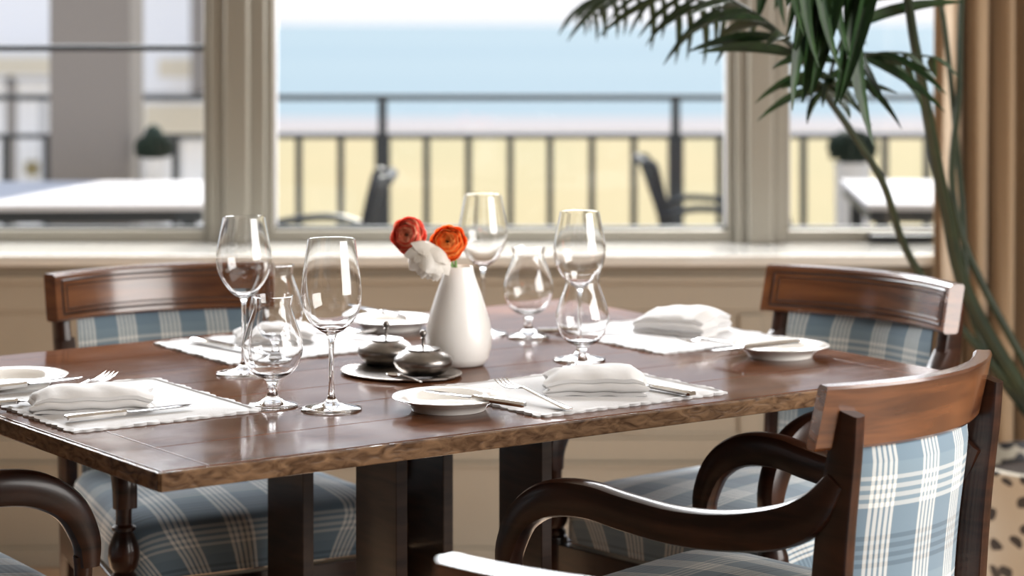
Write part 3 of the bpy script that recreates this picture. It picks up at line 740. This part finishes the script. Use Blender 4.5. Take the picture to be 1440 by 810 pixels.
def flower(head, axis, R, m, m_in, label, layers, name='ranunculus', mouth=(vc.x, vc.y, TZ+.15), lean=(0, 0)):
    head = Vector(head); f = empty(name, tuple(head)); tag(f, label, 'flower', 'ranunculus blooms in the white vase')
    z = Vector(axis).normalized(); x = z.cross(Vector((0, 0, 1))).normalized(); y = z.cross(x); rot = Matrix((x, y, z)).transposed().to_4x4()
    rnd = random.Random(int(R*1e5)); proto = {}
    for li, (rr, op, n, tilt) in enumerate(layers):
        mm = m_in if (li < len(layers)*.4 or li in (6, 8)) else m
        key = (round(op, 1), mm)
        if key not in proto:
            me = petal_mesh('petal', mm, op, 1.25 if 'white' not in mm else .95, .07 if 'white' not in mm else .13); proto[key] = me
            tmp = [o for o in bpy.data.objects if o.data == me][0]; bpy.data.objects.remove(tmp)
        for k in range(n):
            o = bpy.data.objects.new('petal', proto[key]); COL.objects.link(o); o.parent = f
            a = 2*PI*k/n+li*.9+rnd.random()*.7; sc = rr*R*(1+.09*(rnd.random()-.5))
            o.matrix_local = rot @ Matrix.Rotation(a, 4, 'Z') @ Matrix.Rotation(tilt*(rnd.random()*.4+.8), 4, 'Y') @ Matrix.Diagonal((sc, sc, sc*.82, 1))
    # dark heart
    MB().lathe([(.0001, -.2*R), (.09*R, -.1*R), (.10*R, .05*R), (.05*R, .12*R), (.0001, .14*R)], 12).build('heart', 'dark_heart', f, True).matrix_local = rot
    # stem from the bloom down into the vase
    base = -z*R*.75; mo = Vector(mouth)-head; low = Vector((vc.x+lean[0], vc.y+lean[1], TZ+.05))-head
    q = MB(); q.sweep(cr([base, base+(mo-base)*.5-z*R*.3, mo, low], 6), ell(.0021, .0021, 8), Vector((.3, 1, .2))); q.build('stem', 'green_stem', f, True)
full = [(.26, .5, 4, 0), (.34, .62, 5, 0), (.42, .8, 5, .02), (.50, .95, 6, .02), (.58, 1.1, 6, .03), (.66, 1.25, 6, .03), (.74, 1.42, 7, .04), (.82, 1.6, 7, .05), (.90, 1.8, 7, .06), (.97, 2.0, 7, .08), (1.03, 2.2, 7, .12)]
Yv = vc.y
h1 = atY(574, 331, Yv-.01); h2 = atY(630, 341, Yv-.02); h3 = atY(600, 372, Yv-.03)
flower(h1, (-.38, -.86, .25), .0268, 'petal_coral', 'petal_peach', 'coral pink ranunculus bloom, the one furthest left above the white bloom', full, mouth=(vc.x-.008, vc.y, TZ+.153), lean=(.02, 0))
flower(h2, (-.12, -.88, .42), .0262, 'petal_orange', 'petal_amber', 'bright orange ranunculus bloom right above the vase mouth', full, mouth=(vc.x-.004, vc.y-.004, TZ+.153), lean=(.0, .02))
flower(h3, (-.42, .12, -.88), .0310, 'petal_white', 'petal_white', 'white drooping bloom hanging beside the neck of the vase', [(.7, .8, 4, 0), (.85, 1.0, 4, .08), (.98, 1.3, 4, .22), (1.1, 1.8, 5, .40), (1.16, 2.3, 4, .55)], mouth=(vc.x-.01, vc.y-.004, TZ+.153), lean=(.02, .01))
# silver cruet set -----------------------------------------------------------
tcn = at(564, 526, TZ); ty = empty('oval_tray', (tcn.x, tcn.y, TZ+.0003), math.radians(-38)); tag(ty, 'oval silver tray with beaded rim under the two pots', 'tray')
q = MB(); rows = []
for r, z in ((0, .0022), (.86, .0022), (.90, .0042), (.93, .0048), (.95, .0040), (.975, .0052), (1, .0046), (1.0, .003), (.9, .001), (0, .001)):
    rows.append([(.100*r*math.cos(2*PI*k/64), .078*r*math.sin(2*PI*k/64), z) for k in range(64)])
q.grid(rows, closed_v=True); q.build('tray_dish', 'tray_metal', ty, True, weld=True)
def cruet(px, py, label):
    c = at(px, py, TZ+.003); g = empty('condiment_pot', (c.x, c.y, TZ+.003)); tag(g, label, 'pot', 'round pewter condiment pots')
    MB().lathe([(.022, 0), (.032, .003), (.0415, .012), (.0445, .0195), (.0425, .026), (.035, .0335), (.026, .0380), (.0235, .0388), (.0235, .0375)], 48).build('bowl', 'pewter', g, True, auto=50)
    ld = MB().lathe([(.0262, .0378), (.0265, .0395), (.0235, .0402), (.021, .0398), (.012, .0425), (.004, .0435), (.0001, .0436)], 40).build('lid', 'pewter', g, True, auto=60)
    MB().lathe([(.0032, .043), (.0022, .046), (.0022, .053), (.0038, .0545), (.0022, .056), (.0046, .059), (.0052, .062), (.0042, .0655), (.0001, .067)], 16).build('knob', 'pewter', ld, True, auto=80)
cruet(543, 512, 'pewter condiment pot standing further back, at the left of the tray')
cruet(595, 527, 'pewter condiment pot standing at the front of the tray')
sp = empty('mustard_spoon'); tag(sp, 'tiny silver spoon lying on the tray before the pots', 'spoon'); orient(sp, at(592, 537, TZ+.009), at(524, 521, TZ+.013))
strip(MB(), [(0, .0025, 0, .0008), (.02, .0014, .0025, .0008), (.042, .0012, .003, .0008), (.052, .0016, .001, .0008)]).build('handle', 'silver', sp, True)
q = MB(); rows = []
for r, z in ((0, -.003), (.5, -.0025), (.85, -.0008), (1, .0012), (1.04, .001), (.85, -.0018), (.5, -.0036), (0, -.0042)): rows.append([(.062+.0115*r*math.cos(2*PI*k/24), .0082*r*math.sin(2*PI*k/24), z+.001) for k in range(24)])
q.grid(rows, closed_v=True); q.build('spoon_bowl', 'silver', sp, True, weld=True)

# ------------------------------------------------------------------ palm in a speckled pot
PX, PY = 1.16, 4.55
pl = empty('potted_palm', (PX, PY, 0)); tag(pl, 'tall dark green palm in a black speckled pot beside the curtain', 'plant')
pt = MB().lathe([(.13, 0), (.145, .01), (.18, .12), (.205, .27), (.212, .372), (.222, .39), (.222, .402), (.205, .404), (.198, .38), (.19, .35)], 48).build('pot', 'pot', pl, True)
MB().lathe([(.001, .372), (.1, .368), (.1935, .362)], 32).build('soil', 'soil', pl, True)
def leaflet_mesh():
    q = MB(); n = 9; rows = []
    for i in range(n+1):
        t = i/n; w = .5*math.sin(PI*min(1, (t*.93+.06)))**.7*(1-.25*t); z = -.34*t*t
        rows.append([(t, -w, z+.12*w), (t, -w*.5, z+.04*w), (t, 0, z-.10*w), (t, w*.5, z+.04*w), (t, w, z+.12*w)])
    q.grid(rows); me = q.build('leaflet', 'palm_leaf', smooth=True, fix=False); d = me.data; bpy.data.objects.remove(me); return d
LM = leaflet_mesh()
rl_ = random.Random(11)
def frond(pts, r0, r1, t0, n, ln, droop, wd, both=True, spread=1.0, dryn=0):
    pp = cr([Vector(p)-Vector((PX, PY, 0)) for p in pts], 8); N = len(pp)
    q = MB(); q.sweep(pp, ell(1, 1, 8), Vector((0, 1, .1)), scale=[r0+(r1-r0)*i/(N-1) for i in range(N)]); st = q.build('frond_stem', 'palm_stem', pl, True)
    for i in range(n):
        t = t0+(1-t0)*i/max(1, n-1); k = min(N-2, int(t*(N-1))); fr_ = t*(N-1)-k; p = pp[k].lerp(pp[k+1], fr_); d = (pp[k+1]-pp[k]).normalized()
        side = d.cross(Vector((0, 0, 1)));
        if side.length < .05: side = Vector((1, 0, 0))
        side.normalize()
        for s in ((-1, 1) if both else (1,)):
            sz = ln*(.75+.5*rl_.random())*(.55+.75*math.sin(PI*min(1, .25+.72*(i/max(1, n-1)))))
            dirv = (side*s*spread*(.8+.4*rl_.random())+d*.75+Vector((0, 0, -droop*(.5+rl_.random())))).normalized()
            up = Vector((0, 0, 1)); y = up.cross(dirv)
            if y.length < .1: y = Vector((rl_.random()-.5, 1, 0)).cross(dirv)
            y.normalize(); z = dirv.cross(y)
            y = (y*math.cos(.5*s)+z*math.sin(.5*s)).normalized(); z = dirv.cross(y)
            m = Matrix((dirv*sz, y*wd*(.8+.4*rl_.random()), z*sz*.9)).transposed().to_4x4(); m.translation = p
            o = bpy.data.objects.new('leaflet', LM); COL.objects.link(o); o.parent = st; o.matrix_local = m
b0 = Vector((PX, PY, .38))
def Q(px, py, Y): return atY(px, py, Y)
# arching frond over the middle window
frond([b0, Q(1300, 395, 4.35), Q(1238, 250, 4.2), Q(1160, 132, 4.1), Q(1100, 52, 4.05), Q(1010, 8, 4.15), Q(930, -10, 4.3), Q(850, -8, 4.5), Q(815, 14, 4.6)], .009, .002, .56, 17, .100, .85, .015)
# the thick one rising behind it, its broad leaflets hang into view from above
frond([b0+Vector((-.02, -.02, 0)), Q(1368, 430, 4.4), Q(1330, 290, 4.3), Q(1304, 160, 4.15), Q(1286, 60, 4.0), Q(1262, -60, 3.85), Q(1200, -120, 3.75), Q(1120, -95, 3.65)], .016, .004, .78, 7, .24, 2.4, .036, spread=.35)
frond([b0+Vector((.01, 0, 0)), Q(1352, 330, 4.5), Q(1349, 120, 4.45), Q(1358, -60, 4.4), Q(1400, -190, 4.3), Q(1480, -220, 4.2)], .009, .003, .86, 5, .18, .6, .024)
frond([b0+Vector((-.03, .02, 0)), Q(1375, 470, 4.5), Q(1350, 250, 4.5), Q(1322, 0, 4.4), Q(1270, -130, 4.3), Q(1180, -160, 4.15), Q(1080, -90, 4.0)], .008, .003, .74, 7, .20, 2.2, .030, spread=.4)
# side shoots with a fan of leaflets where the leaning frond meets the post
frond([Q(1160, 132, 4.1), Q(1140, 100, 4.0), Q(1110, 60, 3.95), Q(1070, 25, 3.95), Q(1030, 0, 4.0)], .005, .003, .05, 7, .12, .3, .034, spread=.7)
frond([Q(1160, 132, 4.1), Q(1185, 95, 4.0), Q(1220, 78, 3.95), Q(1260, 74, 3.95), Q(1310, 80, 4.0)], .004, .002, .05, 6, .12, .5, .018, spread=.7)
frond([Q(1160, 132, 4.1), Q(1175, 80, 4.0), Q(1200, 20, 3.95), Q(1240, -30, 3.9)], .004, .002, .05, 5, .14, .2, .024, spread=.8)

for _o in bpy.data.objects:
    if _o.parent == pl and _o.name in ('pot', 'soil', 'pot.001', 'pot.002', 'pot.003'): _o.scale.z = .93

# ------------------------------------------------------------------ curtain
q = MB(); rows = []; nx, nz = 150, 40; X0, X1 = .97, 1.80
for i in range(nz+1):
    z = .03+i/nz*2.4; row = []
    gather = .035*math.exp(-((z-1.0)/.5)**2)
    for j in range(nx+1):
        u = j/nx; ph = u*14*2*PI+.5*math.sin(u*9)
        row.append((X0+(X1-X0)*u-.0*gather+.012*math.sin(ph*1.1+z*1.1)*u, YW-.14+.045*math.sin(ph+.35*math.sin(z*2+u*7))+.012*math.sin(2.3*ph+z), z))
    rows.append(row)
q.grid(rows); cu = q.build('curtain', 'curtain', smooth=True, fix=False, auto=180); so = cu.modifiers.new('thick', 'SOLIDIFY'); so.thickness = .003
tag(cu, 'long beige curtain hanging in folds behind the palm', 'curtain')
q = MB(); q.sweep([(.70, YW-.14, 2.46), (1.95, YW-.14, 2.46)], ell(.014, .014, 10)); q.build('curtain_rod', 'iron', smooth=True)
tag(bpy.data.objects['curtain_rod'], 'thin dark curtain rod above the beige curtain', 'rod')
